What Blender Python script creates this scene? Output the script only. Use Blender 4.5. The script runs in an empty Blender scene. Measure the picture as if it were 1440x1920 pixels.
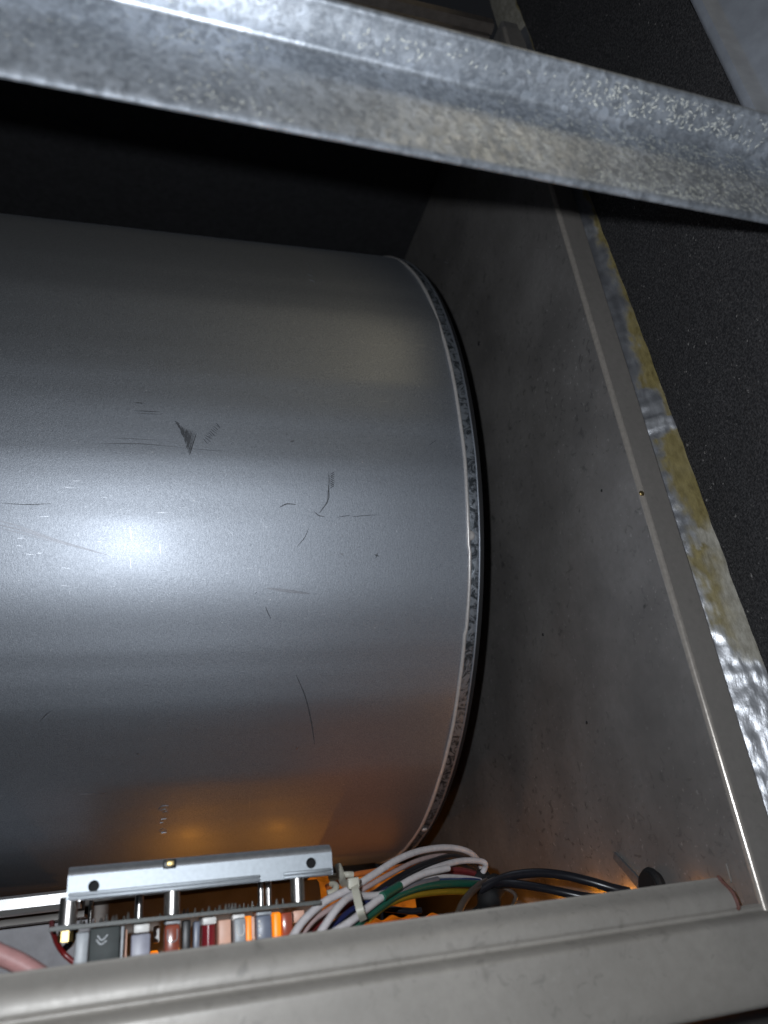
import bpy, bmesh, math, random
from mathutils import Vector, Matrix, noise

random.seed(11)
S = bpy.context.scene
COL = S.collection

# ------------------------------------------------------------------ camera
# World frame: X along the blower axis, Y into the cabinet, Z up; metres; the lens sits at the origin.
F = 1440.0
AX = Vector((0.95361014, 0.02706754, 0.29982502))
AY = Vector((-0.27903284, 0.45330244, 0.8465563))
AZ = Vector((-0.11299722, -0.8909457, 0.43982654))
R_ = Vector((AX[0], AY[0], AZ[0])); U_ = -Vector((AX[1], AY[1], AZ[1])); B_ = -Vector((AX[2], AY[2], AZ[2]))
cam_d = bpy.data.cameras.new('camera'); cam = bpy.data.objects.new('camera', cam_d); COL.objects.link(cam)
cam.matrix_world = Matrix(((R_[0], U_[0], B_[0], 0), (R_[1], U_[1], B_[1], 0), (R_[2], U_[2], B_[2], 0), (0, 0, 0, 1)))
cam_d.sensor_fit = 'VERTICAL'; cam_d.sensor_height = 36; cam_d.lens = 27
cam_d.clip_start = 0.01; cam_d.clip_end = 20
cam_d.dof.use_dof = True; cam_d.dof.focus_distance = 0.25; cam_d.dof.aperture_fstop = 14
S.camera = cam

# ------------------------------------------------------------------ world, lights, exposure
W = bpy.data.worlds.new('World'); S.world = W; W.use_nodes = True
W.node_tree.nodes['Background'].inputs[0].default_value = (0.55, 0.6, 0.7, 1)
W.node_tree.nodes['Background'].inputs[1].default_value = 0.012
S.view_settings.view_transform = 'Standard'; S.view_settings.look = 'None'
S.view_settings.exposure = 0; S.view_settings.gamma = 1

def lamp(name, kind, loc, power, color, size, aim=None):
    d = bpy.data.lights.new(name, kind); d.energy = power; d.color = color
    if kind == 'AREA':
        d.shape = 'DISK'; d.size = size
    else:
        d.shadow_soft_size = size
    o = bpy.data.objects.new(name, d); COL.objects.link(o); o.location = loc
    if aim is not None:
        o.rotation_euler = (Vector(aim) - Vector(loc)).to_track_quat('-Z', 'Y').to_euler()
    return o
# the phone's flash, one centimetre from its lens
lamp('phone_flash', 'POINT', (-0.017, -0.004, 0.0135), 1.65, (0.885, 0.94, 1.0), 0.0022)
# unseen warm lamp added for the yellow glint on the wrap
lamp('room_bulb', 'AREA', (0.364, -0.374, 0.80), 0.3, (1.0, 0.83, 0.52), 0.14, (0.09, 0.226, 0.18))
# amber for the board LED and the lamps added round it
AMBER = (1.0, 0.36, 0.03)

# ------------------------------------------------------------------ helpers
def ray(px, py):
    c = Vector(((px - 720) / F, (py - 960) / F, 1.0))
    return Vector((AX.dot(c), AY.dot(c), AZ.dot(c)))
def at(px, py, y):
    d = ray(px, py); return d * (y / d.y)
def at_x(px, py, x):
    d = ray(px, py); return d * (x / d.x)
CY, CZ, CR = 0.3859, 0.1738, 0.16
CE = CR + 0.00085   # radius at the wrap's right edge, a hair wider than the middle
def drum_r(x, ca, sa):   # radius of the slightly uneven rolled sheet
    w = 0.00045 * noise.noise(Vector((x * 9, ca * 1.6, sa * 1.6))) + 0.00018 * noise.noise(Vector((x * 40, ca * 5, sa * 5)))
    w *= 0.25 if x > 0.112 else 1.0
    w += 0.0011 * noise.noise(Vector((x * 1.5 + 4, ca * 7, sa * 7))) + 0.00016 * noise.noise(Vector((x * 3, ca * 26, sa * 26)))   # creases of the bending rolls
    return CR + w - 0.016 * max(0.06 - x, -0.055)
def on_drum(px, py, lift=0.00012):
    r = CR
    for _ in range(3):
        q = _hit(px, py, r + lift); ca, sa = (q.y - CY) / r, (q.z - CZ) / r
        r = drum_r(q.x, ca, sa)
    return _hit(px, py, r + lift)
def _hit(px, py, r):
    d = ray(px, py)
    a = d.y ** 2 + d.z ** 2; b = d.y * CY + d.z * CZ; c = CY * CY + CZ * CZ - r * r
    return d * ((b - math.sqrt(max(b * b - a * c, 0))) / a)

def tag(o, label=None, cat=None, group=None, kind=None):
    if label: o['label'] = label
    if cat: o['category'] = cat
    if group: o['group'] = group
    if kind: o['kind'] = kind
    return o
def empty(name, loc=(0, 0, 0), rot=(0, 0, 0)):
    o = bpy.data.objects.new(name, None); COL.objects.link(o); o.location = loc; o.rotation_euler = rot
    o.empty_display_size = 0.01
    return o
def obj(name, bm, m, parent=None, smooth=True, angle=35):
    bmesh.ops.recalc_face_normals(bm, faces=bm.faces)
    me = bpy.data.meshes.new(name); bm.to_mesh(me); bm.free()
    if m is not None: me.materials.append(m)
    if smooth:
        for p in me.polygons: p.use_smooth = True
        try: me.set_sharp_from_angle(angle=math.radians(angle))
        except Exception: pass
    o = bpy.data.objects.new(name, me); COL.objects.link(o)
    if parent is not None: o.parent = parent
    return o
def box(bm, c, s, bev=0.0, rot=None):
    r = bmesh.ops.create_cube(bm, size=1.0); vs = r['verts']
    for v in vs: v.co = Vector((v.co.x * s[0], v.co.y * s[1], v.co.z * s[2]))
    if bev:
        es = list({e for v in vs for e in v.link_edges})
        rb = bmesh.ops.bevel(bm, geom=es, offset=bev, segments=2, profile=0.5, affect='EDGES')
        vs = list({v for f in rb['faces'] for v in f.verts} | {v for v in vs if v.is_valid})
    for v in vs:
        if rot: v.co = rot @ v.co
        v.co += Vector(c)
    return vs
def cyl(bm, a, b, r, n=20, r2=None, caps=True):
    a = Vector(a); b = Vector(b); d = b - a; q = d.to_track_quat('Z', 'Y').to_matrix()
    r2 = r if r2 is None else r2; A = []; Bv = []
    for i in range(n):
        t = 2 * math.pi * i / n; e = Vector((math.cos(t), math.sin(t), 0))
        A.append(bm.verts.new(a + q @ (e * r))); Bv.append(bm.verts.new(b + q @ (e * r2)))
    for i in range(n):
        j = (i + 1) % n; bm.faces.new((A[i], A[j], Bv[j], Bv[i]))
    if caps:
        bm.faces.new(A[::-1]); bm.faces.new(Bv)
def spline(pts, per=8):
    P = [Vector(p) for p in pts]; out = []
    P = [P[0] * 2 - P[1]] + P + [P[-1] * 2 - P[-2]]
    for i in range(1, len(P) - 2):
        a, b, c, d = P[i - 1:i + 3]
        for k in range(per):
            t = k / per
            out.append(0.5 * ((2 * b) + (c - a) * t + (2 * a - 5 * b + 4 * c - d) * t * t + (3 * b - a - 3 * c + d) * t ** 3))
    out.append(P[-2]); return out
def tube(bm, pts, r, n=10, per=8, caps=True, raw=False):
    P = [Vector(p) for p in pts] if raw else spline(pts, per)
    up = None; rings = []
    for i, p in enumerate(P):
        t = (P[min(i + 1, len(P) - 1)] - P[max(i - 1, 0)]).normalized()
        if up is None:
            up = Vector((0, 0, 1)) if abs(t.z) < 0.9 else Vector((0, 1, 0))
        up = (up - t * up.dot(t)).normalized(); s = t.cross(up)
        rr = r(i / (len(P) - 1)) if callable(r) else r
        rings.append([bm.verts.new(p + (up * math.cos(2 * math.pi * k / n) + s * math.sin(2 * math.pi * k / n)) * rr) for k in range(n)])
    for a, b in zip(rings, rings[1:]):
        for k in range(n):
            bm.faces.new((a[k], a[(k + 1) % n], b[(k + 1) % n], b[k]))
    if caps:
        bm.faces.new(rings[0][::-1]); bm.faces.new(rings[-1])
def offset_profile(pr, t):
    out = []
    for i in range(len(pr)):
        a = Vector(pr[max(i - 1, 0)]); b = Vector(pr[min(i + 1, len(pr) - 1)]); d = (b - a).normalized()
        out.append((pr[i][0] - d.y * t, pr[i][1] + d.x * t))
    return out
def smooth_profile(pts, per=5):
    return [(v.x, v.y) for v in spline([Vector((p[0], p[1], 0)) for p in pts], per)]
def sheet_x(bm, xs, profs, t, wob=None):
    """folded sheet metal: a (y, z) profile per station along X, thickened by t"""
    rings = []
    for x, pr in zip(xs, profs):
        full = list(pr) + offset_profile(pr, t)[::-1]
        rings.append([bm.verts.new((x, p[0], p[1])) for p in full])
    n = len(rings[0])
    for a, b in zip(rings, rings[1:]):
        for k in range(n):
            bm.faces.new((a[k], a[(k + 1) % n], b[(k + 1) % n], b[k]))
    h = n // 2
    for rg in (rings[0], rings[-1]):
        for k in range(h - 1):
            bm.faces.new((rg[k], rg[k + 1], rg[n - 2 - k], rg[n - 1 - k]))
def lerp(a, b, t): return a + (b - a) * t
def sm01(a, b, x):
    t = min(max((x - a) / (b - a), 0), 1); return t * t * (3 - 2 * t)
def sheet_z(bm, zs, prof, t):
    full = list(prof) + offset_profile(prof, t)[::-1]; rings = []
    for z in zs: rings.append([bm.verts.new((p[0], p[1], z)) for p in full])
    n = len(full)
    for a, b in zip(rings, rings[1:]):
        for k in range(n): bm.faces.new((a[k], a[(k + 1) % n], b[(k + 1) % n], b[k]))
    h = n // 2
    for rg in (rings[0], rings[-1]):
        for k in range(h - 1): bm.faces.new((rg[k], rg[k + 1], rg[n - 2 - k], rg[n - 1 - k]))

# ------------------------------------------------------------------ materials
class NT:
    def __init__(s, name):
        s.m = bpy.data.materials.new(name); s.m.use_nodes = True; s.t = s.m.node_tree
        s.b = s.t.nodes['Principled BSDF']; s.tc = s.t.nodes.new('ShaderNodeTexCoord')
    def n(s, kind, **kw):
        x = s.t.nodes.new(kind)
        for k, v in kw.items():
            if hasattr(x, k): setattr(x, k, v)
            else: x.inputs[k].default_value = v
        return x
    def l(s, a, b): s.t.links.new(a, b)
    def vec(s, scale=(1, 1, 1), rot=(0, 0, 0)):
        mp = s.n('ShaderNodeMapping'); mp.inputs['Scale'].default_value = scale; mp.inputs['Rotation'].default_value = rot
        s.l(s.tc.outputs['Object'], mp.inputs[0]); return mp.outputs[0]
    def noise(s, scale, detail=3, rough=0.55, vec=None, dist=0):
        x = s.n('ShaderNodeTexNoise'); x.inputs['Scale'].default_value = scale; x.inputs['Detail'].default_value = detail
        x.inputs['Roughness'].default_value = rough; x.inputs['Distortion'].default_value = dist
        s.l(vec if vec is not None else s.tc.outputs['Object'], x.inputs['Vector']); return x.outputs['Fac']
    def ramp(s, fac, stops):
        r = s.n('ShaderNodeValToRGB'); e = r.color_ramp.elements
        while len(e) < len(stops): e.new(0.5)
        for k, (p, c) in zip(e, stops):
            k.position = p; k.color = (c, c, c, 1) if not isinstance(c, tuple) else (*c, 1)
        s.l(fac, r.inputs[0]); return r.outputs['Color']
    def mix(s, fac, a, b, mode='MIX'):
        x = s.n('ShaderNodeMix'); x.data_type = 'RGBA'; x.blend_type = mode
        for sock, v in ((x.inputs[0], fac), (x.inputs[6], a), (x.inputs[7], b)):
            if isinstance(v, bpy.types.NodeSocket): s.l(v, sock)
            elif isinstance(v, tuple): sock.default_value = (*v, 1)
            else: sock.default_value = v
        return x.outputs[2]
    def bump(s, h, strength, dist=0.001):
        b = s.n('ShaderNodeBump'); b.inputs['Strength'].default_value = strength; b.inputs['Distance'].default_value = dist
        s.l(h, b.inputs['Height']); s.l(b.outputs[0], s.b.inputs['Normal'])
    def set(s, **kw):
        for k, v in kw.items():
            k = {'base': 'Base Color', 'rough': 'Roughness', 'metal': 'Metallic', 'aniso': 'Anisotropic', 'spec': 'Specular IOR Level',
                 'trans': 'Transmission Weight', 'coat': 'Coat Weight', 'emit': 'Emission Color', 'emits': 'Emission Strength',
                 'sss': 'Subsurface Weight', 'alpha': 'Alpha'}[k]
            if isinstance(v, bpy.types.NodeSocket): s.l(v, s.b.inputs[k])
            elif isinstance(v, tuple): s.b.inputs[k].default_value = (*v, 1)
            else: s.b.inputs[k].default_value = v
        return s.m

def simple(name, base, rough=0.5, metal=0.0, var=0.12, scale=600, bump=0.0, **kw):
    t = NT(name); f = t.noise(scale, 3)
    c = t.mix(t.ramp(f, [(0.3, 0.0), (0.7, 1.0)]), tuple(v * (1 - var) for v in base), tuple(min(v * (1 + var), 1) for v in base))
    if bump: t.bump(f, bump, 0.0004)
    return t.set(base=c, rough=rough, metal=metal, **kw)

def mat_drum():
    t = NT('galvanised_blower_steel')
    g = t.noise(1.0, 2, 0.6, t.vec((1900, 700, 700)))          # fine grain, drawn round the wrap
    g2 = t.noise(1.0, 3, 0.6, t.vec((3200, 2600, 2600)))
    big = t.noise(28, 3, 0.6)
    c = t.mix(t.ramp(g2, [(0.25, 0.0), (0.75, 1.0)]), (0.25, 0.272, 0.31), (0.54, 0.572, 0.625))
    c = t.mix(t.ramp(big, [(0.35, 0.0), (0.7, 0.35)]), c, (0.36, 0.385, 0.43))
    sp = t.noise(1100, 1, 0.4); spk = t.ramp(sp, [(0.775, 0.0), (0.80, 0.6)])
    c = t.mix(spk, c, (0.75, 0.76, 0.78))
    r = t.n('ShaderNodeMapRange'); t.l(g, r.inputs[0]); r.inputs[3].default_value = 0.50; r.inputs[4].default_value = 0.61
    t.bump(t.mix(0.5, g, g2), 0.24, 0.0003)
    t.set(base=c, rough=r.outputs[0], metal=0.92)
    b2 = t.t.nodes.new('ShaderNodeBsdfPrincipled'); b2.inputs['Metallic'].default_value = 1; b2.inputs['Roughness'].default_value = 0.27
    t.l(c, b2.inputs['Base Color'])
    mx = t.t.nodes.new('ShaderNodeMixShader'); mx.inputs[0].default_value = 0.04
    t.l(t.b.outputs[0], mx.inputs[1]); t.l(b2.outputs[0], mx.inputs[2])
    t.l(mx.outputs[0], t.t.nodes['Material Output'].inputs['Surface'])
    return t.m
def mat_ring():
    t = NT('mottled_rim_steel')
    v = t.n('ShaderNodeTexVoronoi'); v.inputs['Scale'].default_value = 260; t.l(t.tc.outputs['Object'], v.inputs['Vector'])
    f = t.noise(230, 5, 0.7, None, 1.6)
    c = t.mix(t.ramp(f, [(0.42, 0.0), (0.54, 1.0)]), (0.05, 0.058, 0.066), (0.30, 0.325, 0.36))
    t.bump(f, 0.5, 0.0006)
    return t.set(base=c, rough=0.42, metal=0.7)
def mat_cabinet(name='beige_grey_painted_steel', dark=1.0, rough=0.46, metal=0.45, base=(0.275, 0.26, 0.25), smudge=0.7, dust=0.6):
    t = NT(name)
    f = t.noise(420, 4, 0.6); big = t.noise(22, 4, 0.6); sp = t.noise(520, 2, 0.5)
    c = t.mix(t.ramp(big, [(0.35, 0.0), (0.7, 1.0)]), tuple(v * (1 - 0.45 * smudge) * dark for v in base), tuple(v * (1 + 0.25 * smudge) * dark for v in base))
    c = t.mix(t.ramp(f, [(0.35, 0.0), (0.7, 0.35)]), c, tuple(v * 0.7 * dark for v in base))
    reg = t.ramp(t.noise(16, 3, 0.6), [(0.36, 0.1), (0.62, 1.0)])
    du = t.mix(1.0, t.ramp(sp, [(0.65, 0.0), (0.71, dust)]), reg, 'MULTIPLY')
    c = t.mix(du, c, (0.5, 0.48, 0.46))
    dd = t.mix(1.0, t.ramp(t.noise(300, 3, 0.65, None, 0.8), [(0.58, 0.0), (0.68, 0.9)]), reg, 'MULTIPLY')
    c = t.mix(t.mix(1.0, dd, (smudge, smudge, smudge), 'MULTIPLY'), c, (0.05, 0.05, 0.05))
    smu = t.noise(75, 3, 0.7, None, 0.6)
    c = t.mix(t.ramp(smu, [(0.69, 0.0), (0.76, smudge)]), c, (0.03, 0.03, 0.03))
    r = t.n('ShaderNodeMapRange'); t.l(f, r.inputs[0]); r.inputs[3].default_value = rough - 0.05; r.inputs[4].default_value = rough + 0.1
    t.bump(f, 0.08, 0.0004)
    return t.set(base=c, rough=r.outputs[0], metal=metal)
def mat_spangle(name, dusty=True):
    t = NT(name)
    v = t.n('ShaderNodeTexVoronoi'); v.inputs['Scale'].default_value = 800; v.inputs['Randomness'].default_value = 1
    d = t.noise(300, 3, 0.6)
    v.inputs['Scale'].default_value = 800; st = t.vec((1, 1, 0.5))
    wv = t.n('ShaderNodeVectorMath'); wv.operation = 'ADD'
    sc = t.n('ShaderNodeVectorMath'); sc.operation = 'SCALE'; sc.inputs['Scale'].default_value = 0.003
    nz = t.n('ShaderNodeTexNoise'); nz.inputs['Scale'].default_value = 380; t.l(t.tc.outputs['Object'], nz.inputs['Vector'])
    t.l(nz.outputs['Color'], sc.inputs[0]); t.l(st, wv.inputs[0]); t.l(sc.outputs[0], wv.inputs[1])
    t.l(wv.outputs[0], v.inputs['Vector'])
    sep = t.n('ShaderNodeSeparateColor'); t.l(v.outputs['Color'], sep.inputs[0])
    c = t.mix(t.ramp(sep.outputs[0], [(0.0, 0.0), (1.0, 1.0)]), (0.26, 0.28, 0.31), (0.52, 0.56, 0.62))
    pat = t.noise(55, 4, 0.65)
    c = t.mix(t.ramp(pat, [(0.4, 0.0), (0.62, 0.75)]), c, (0.20, 0.22, 0.245))
    c = t.mix(t.ramp(t.noise(700, 4, 0.7), [(0.45, 0.0), (0.75, 0.6)]), c, (0.62, 0.65, 0.70))
    met = 0.75
    rr = t.n('ShaderNodeMapRange'); t.l(sep.outputs[1], rr.inputs[0]); rr.inputs[3].default_value = 0.38; rr.inputs[4].default_value = 0.50
    if dusty:
        fb = t.noise(1.0, 3, 0.7, t.vec((420, 900, 480), (0.3, 0.15, 0.4)), 1.5)
        fb2 = t.noise(1.0, 3, 0.7, t.vec((800, 420, 300), (0.4, 0.2, 0.9)), 1.5)
        area = t.noise(38, 3, 0.6)
        mx = t.n('ShaderNodeMath'); mx.operation = 'MAXIMUM'; t.l(fb, mx.inputs[0]); t.l(fb2, mx.inputs[1])
        fib = t.ramp(mx.outputs[0], [(0.70, 0.0), (0.74, 0.8)])
        am = t.ramp(area, [(0.42, 0.1), (0.58, 1.0)])
        k = t.mix(1.0, fib, am, 'MULTIPLY')
        c = t.mix(k, c, (0.72, 0.70, 0.55))
        inv = t.ramp(k, [(0.0, 0.65), (1.0, 0.0)]); met = inv
        t.bump(mx.outputs[0], 0.15, 0.0005)
    return t.set(base=c, rough=rr.outputs[0], metal=met)
def mat_liner():
    t = NT('black_duct_liner_facing')
    f = t.noise(1400, 3, 0.7); g = t.noise(1.0, 2, 0.6, t.vec((500, 900, 2200)))
    c = t.mix(t.ramp(f, [(0.4, 0.0), (0.72, 1.0)]), (0.016, 0.016, 0.018), (0.085, 0.082, 0.084))
    sp = t.ramp(t.noise(560, 3, 0.65), [(0.66, 0.0), (0.70, 0.8)])
    ar = t.ramp(t.noise(40, 3, 0.6), [(0.4, 0.15), (0.65, 1.0)])
    c = t.mix(t.mix(1.0, sp, ar, 'MULTIPLY'), c, (0.42, 0.40, 0.38))
    t.bump(t.mix(0.5, f, g), 0.9, 0.001)
    return t.set(base=c, rough=0.85, spec=0.25)
def mat_edge():   # ragged glass fibre, paper and foil tape along the board's edge; the vertex layer says which is where
    t = NT('fibre_and_foil_edge')
    at_ = t.n('ShaderNodeAttribute'); at_.attribute_name = 'kinds'
    sep = t.n('ShaderNodeSeparateColor'); t.l(at_.outputs['Color'], sep.inputs[0])
    f = t.noise(1.0, 4, 0.7, t.vec((700, 700, 260))); p = t.noise(60, 4, 0.65)
    c = t.mix(t.ramp(f, [(0.3, 0.0), (0.7, 1.0)]), (0.10, 0.078, 0.028), (0.25, 0.205, 0.085))
    c = t.mix(t.ramp(p, [(0.42, 0.0), (0.68, 0.6)]), c, (0.24, 0.20, 0.10))
    c = t.mix(sep.outputs[1], c, t.mix(t.ramp(f, [(0.3, 0.0), (0.7, 1.0)]), (0.20, 0.185, 0.15), (0.38, 0.36, 0.31)))
    fo = t.mix(sep.outputs[2], (0.20, 0.205, 0.225), (0.66, 0.67, 0.70))
    fo = t.mix(t.ramp(t.noise(1.0, 3, 0.6, t.vec((500, 500, 150))), [(0.35, 0.0), (0.65, 0.5)]), fo, (0.22, 0.225, 0.24))
    c = t.mix(sep.outputs[0], c, fo)
    m = t.n('ShaderNodeMath'); m.operation = 'MULTIPLY'; t.l(sep.outputs[0], m.inputs[0]); m.inputs[1].default_value = 0.72
    t.bump(f, 0.35, 0.0006)
    return t.set(base=c, rough=0.42, metal=m.outputs[0], spec=0.3)
def mat_wire(name, base, rough=0.38):
    t = NT(name); f = t.noise(500, 3)
    c = t.mix(t.ramp(f, [(0.35, 0.0), (0.7, 1.0)]), tuple(v * 0.85 for v in base), base)
    t.bump(f, 0.08, 0.0003)
    return t.set(base=c, rough=rough, spec=0.45)
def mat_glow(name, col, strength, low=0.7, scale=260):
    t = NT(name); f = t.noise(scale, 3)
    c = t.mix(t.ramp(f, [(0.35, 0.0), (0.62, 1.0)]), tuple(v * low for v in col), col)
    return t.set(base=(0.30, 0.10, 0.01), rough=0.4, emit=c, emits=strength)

M = dict(
    drum=mat_drum(), ring=mat_ring(), bend=simple('rubbed_bend_paint', (0.42, 0.38, 0.34), 0.25, 0.45, 0.12, 700, 0.04), topbrown=simple('brown_primer', (0.10, 0.085, 0.075), 0.5, 0.2, 0.2, 300),
    bead=simple('bright_edge_steel', (0.60, 0.57, 0.55), 0.34, 0.35, 0.1, 800, 0.05),
    side=mat_cabinet(), flange=mat_cabinet('beige_grey_flange_paint', 1.0, 0.42, 0.2, (0.24, 0.222, 0.205), 0.2, 0.12),
    dark=simple('black_cabinet_insulation', (0.012, 0.012, 0.014), 0.9, 0, 0.3, 300, 0.3),
    back=simple('dull_back_panel_steel', (0.16, 0.15, 0.14), 0.5, 0.6, 0.2, 80, 0.05),
    front=mat_cabinet('beige_grey_front_paint', 1.0, 0.44, 0.15, (0.305, 0.284, 0.258), 0.3, 0.08),
    spangle=mat_spangle('spangled_galvanised_dusty'), post=simple('smooth_galvanised_steel', (0.30, 0.32, 0.36), 0.65, 0.3, 0.12, 160, 0.03),
    liner=mat_liner(), edge=mat_edge(),
    bracket=simple('bright_zinc_plate', (0.38, 0.41, 0.44), 0.55, 1.0, 0.06, 900, 0.05),
    nickel=simple('nickel_plated_brass', (0.55, 0.53, 0.51), 0.36, 1.0, 0.05, 500),
    brass=simple('yellow_brass', (0.50, 0.37, 0.16), 0.42, 1.0, 0.1, 500),
    zinc_dull=simple('dull_zinc', (0.38, 0.39, 0.41), 0.65, 1.0, 0.1, 700),
    pcb=simple('grey_green_circuit_board', (0.07, 0.075, 0.07), 0.5, 0, 0.25, 900, 0.1),
    solder=simple('solder_tin', (0.75, 0.74, 0.72), 0.3, 1.0, 0.1, 900),
    white_p=simple('white_nylon', (0.75, 0.73, 0.70), 0.4, 0, 0.06, 400),
    grey_p=simple('pale_grey_plastic', (0.34, 0.36, 0.38), 0.4, 0, 0.12, 500),
    slate_p=simple('slate_blue_plastic', (0.16, 0.18, 0.235), 0.35, 0, 0.12, 500),
    lilac_p=simple('lilac_grey_plastic', (0.30, 0.30, 0.36), 0.4, 0, 0.12, 500),
    green_p=simple('dark_green_black_plastic', (0.030, 0.038, 0.037), 0.6, 0, 0.2, 500),
    black_p=simple('black_plastic', (0.012, 0.012, 0.013), 0.4, 0, 0.2, 500),
    brown_p=simple('red_brown_fuse_plastic', (0.30, 0.075, 0.045), 0.22, 0, 0.15, 300, coat=0.5),
    maroon=simple('maroon_lacquer', (0.22, 0.018, 0.025), 0.2, 0, 0.15, 300, coat=0.6),
    peach=simple('peach_nylon', (0.78, 0.46, 0.34), 0.45, 0, 0.08, 400),
    rust=simple('red_brown_cut_edge', (0.13, 0.055, 0.045), 0.7, 0.1, 0.3, 1500),
    tail=simple('dull_grey_strap', (0.10, 0.10, 0.105), 0.6, 0, 0.2, 700),
    lint=simple('pale_yellow_lint', (0.64, 0.64, 0.57), 0.8, 0, 0.25, 1800),
    scuff=simple('graphite_scuff', (0.085, 0.09, 0.10), 0.6, 0.4, 0.3, 2500),
    rub=simple('faint_rubbed_zinc', (0.52, 0.54, 0.58), 0.38, 0.9, 0.2, 2500),
    scratch=simple('bare_bright_scratch', (0.80, 0.81, 0.84), 0.3, 1.0, 0.1, 2500),
    w_white=mat_wire('white_wire_jacket', (0.72, 0.68, 0.69)), w_black=mat_wire('black_wire_jacket', (0.013, 0.013, 0.017), 0.3),
    w_pale=mat_wire('pale_pink_wire_jacket', (0.45, 0.34, 0.33)), w_grey=mat_wire('grey_wire_jacket', (0.20, 0.19, 0.21)), w_red=mat_wire('red_wire_jacket', (0.20, 0.03, 0.032)), w_blue=mat_wire('blue_wire_jacket', (0.03, 0.055, 0.17)),
    w_green=mat_wire('green_wire_jacket', (0.014, 0.11, 0.07)), w_yellow=mat_wire('yellow_wire_jacket', (0.36, 0.23, 0.02)),
    w_navy=mat_wire('navy_wire_jacket', (0.02, 0.025, 0.09)), w_orange=mat_wire('orange_wire_jacket', (0.62, 0.17, 0.04)),
    w_pink=mat_wire('dusty_pink_tube', (0.46, 0.24, 0.23), 0.5), w_brown=mat_wire('brown_wire_jacket', (0.10, 0.075, 0.06)),
    w_dred=mat_wire('dark_red_wire_jacket', (0.17, 0.012, 0.012), 0.3),
    tie=mat_wire('milky_nylon_tie', (0.50, 0.48, 0.40), 0.45),
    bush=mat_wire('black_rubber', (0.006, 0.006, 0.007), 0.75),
    pale=simple('pale_speckled_board', (0.52, 0.52, 0.55), 0.6, 0, 0.14, 160, 0.05),
    shelf=simple('bright_shelf_steel', (0.70, 0.69, 0.68), 0.4, 0.7, 0.05, 300),
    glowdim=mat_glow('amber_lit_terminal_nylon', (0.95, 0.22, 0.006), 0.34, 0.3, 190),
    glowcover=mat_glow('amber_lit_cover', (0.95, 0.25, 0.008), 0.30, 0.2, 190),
    glow=mat_glow('lit_amber_lens', (1.0, 0.25, 0.004), 1.15),
)

# ------------------------------------------------------------------ cabinet (side, top, back, floor)
XW, YF, ZT = 0.150, 0.180, 0.345
cab = tag(empty('furnace_cabinet', (XW, YF, -0.05)), 'beige grey sheet metal furnace cabinet standing around the blower', 'cabinet')
def cabpart(name, bm, m, **kw):
    for v in bm.verts: v.co -= Vector((XW, YF, -0.05))
    return obj(name, bm, m, cab, **kw)
bm = bmesh.new()
pr = [(XW, 0.52), (XW, 0.30), (XW, YF + 0.0016)]
for k in range(1, 7):
    a = math.pi / 2 * k / 6
    pr.append((XW + 0.0016 - 0.0016 * math.cos(a), YF + 0.0016 - 0.0016 * math.sin(a)))
pr += [(XW + 0.004, YF), (XW + 0.0085, YF)]
for k in range(1, 5):
    a = math.pi / 2 * k / 4
    pr.append((XW + 0.0085 + 0.0013 * math.sin(a), YF + 0.0013 * (1 - math.cos(a))))
pr.append((XW + 0.0098, YF + 0.012))
i_b = 3
sheet_z(bm, [-0.0166, 0.02, 0.1, 0.2, 0.3, ZT + 0.003], pr, 0.0009)
cabpart('side_panel', bm, M['side'])
# painted front flange: the lit lip of the same panel, its own paint
bm = bmesh.new()
fl = [(XW + 0.0012, YF - 0.0004), (XW + 0.0094, YF - 0.0004)]
sheet_z(bm, [-0.0164, 0.1, 0.2, ZT - 0.002], fl, 0.0003)
cabpart('front_flange', bm, M['flange'])
bm = bmesh.new(); pb = []
for k in range(0, 9):
    a = math.pi / 2 * k / 8
    pb.append((XW + 0.0011 - 0.0014 * math.cos(a), YF + 0.0010 - 0.0014 * math.sin(a)))
sheet_z(bm, [-0.0166, 0.1, 0.2, ZT - 0.002], pb, 0.0003)
cabpart('bend', bm, M['bend'])  # paler paint carries the highlight along the bend
# side panel below the flange, behind the front rail
bm = bmesh.new(); box(bm, (XW + 0.0006, 0.352, -0.033), (0.0009, 0.33, 0.034)); cabpart('lower_side_panel', bm, M['side'])
bm = bmesh.new(); box(bm, (-0.05, 0.36, ZT + 0.002), (0.399, 0.33, 0.003)); cabpart('top_panel', bm, M['dark'])
bm = bmesh.new(); box(bm, (-0.05, 0.525, 0.14), (0.399, 0.003, 0.40)); cabpart('back_panel', bm, M['back'])
bm = bmesh.new(); box(bm, (-0.05, 0.35, -0.052), (0.399, 0.346, 0.003)); cabpart('floor_panel', bm, M['back'])
# top front edge: two folded lips
bm = bmesh.new()
sheet_x(bm, [-0.2, 0.0, 0.1457], [[(YF + 0.02, ZT + 0.0035), (YF + 0.001, ZT + 0.0035), (YF, ZT + 0.0025), (YF, ZT - 0.0015), (YF + 0.0008, ZT - 0.0025), (YF + 0.004, ZT - 0.003)]] * 3, 0.0008)
cabpart('top_lip', bm, M['topbrown'])
bm = bmesh.new()
sheet_x(bm, [-0.2, 0.0, 0.143], [[(YF + 0.004, ZT - 0.0055), (YF + 0.002, ZT - 0.006), (YF + 0.002, ZT - 0.0085), (YF + 0.01, ZT - 0.009)]] * 3, 0.0006)
cabpart('top_lip', bm, M['topbrown'])
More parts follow.
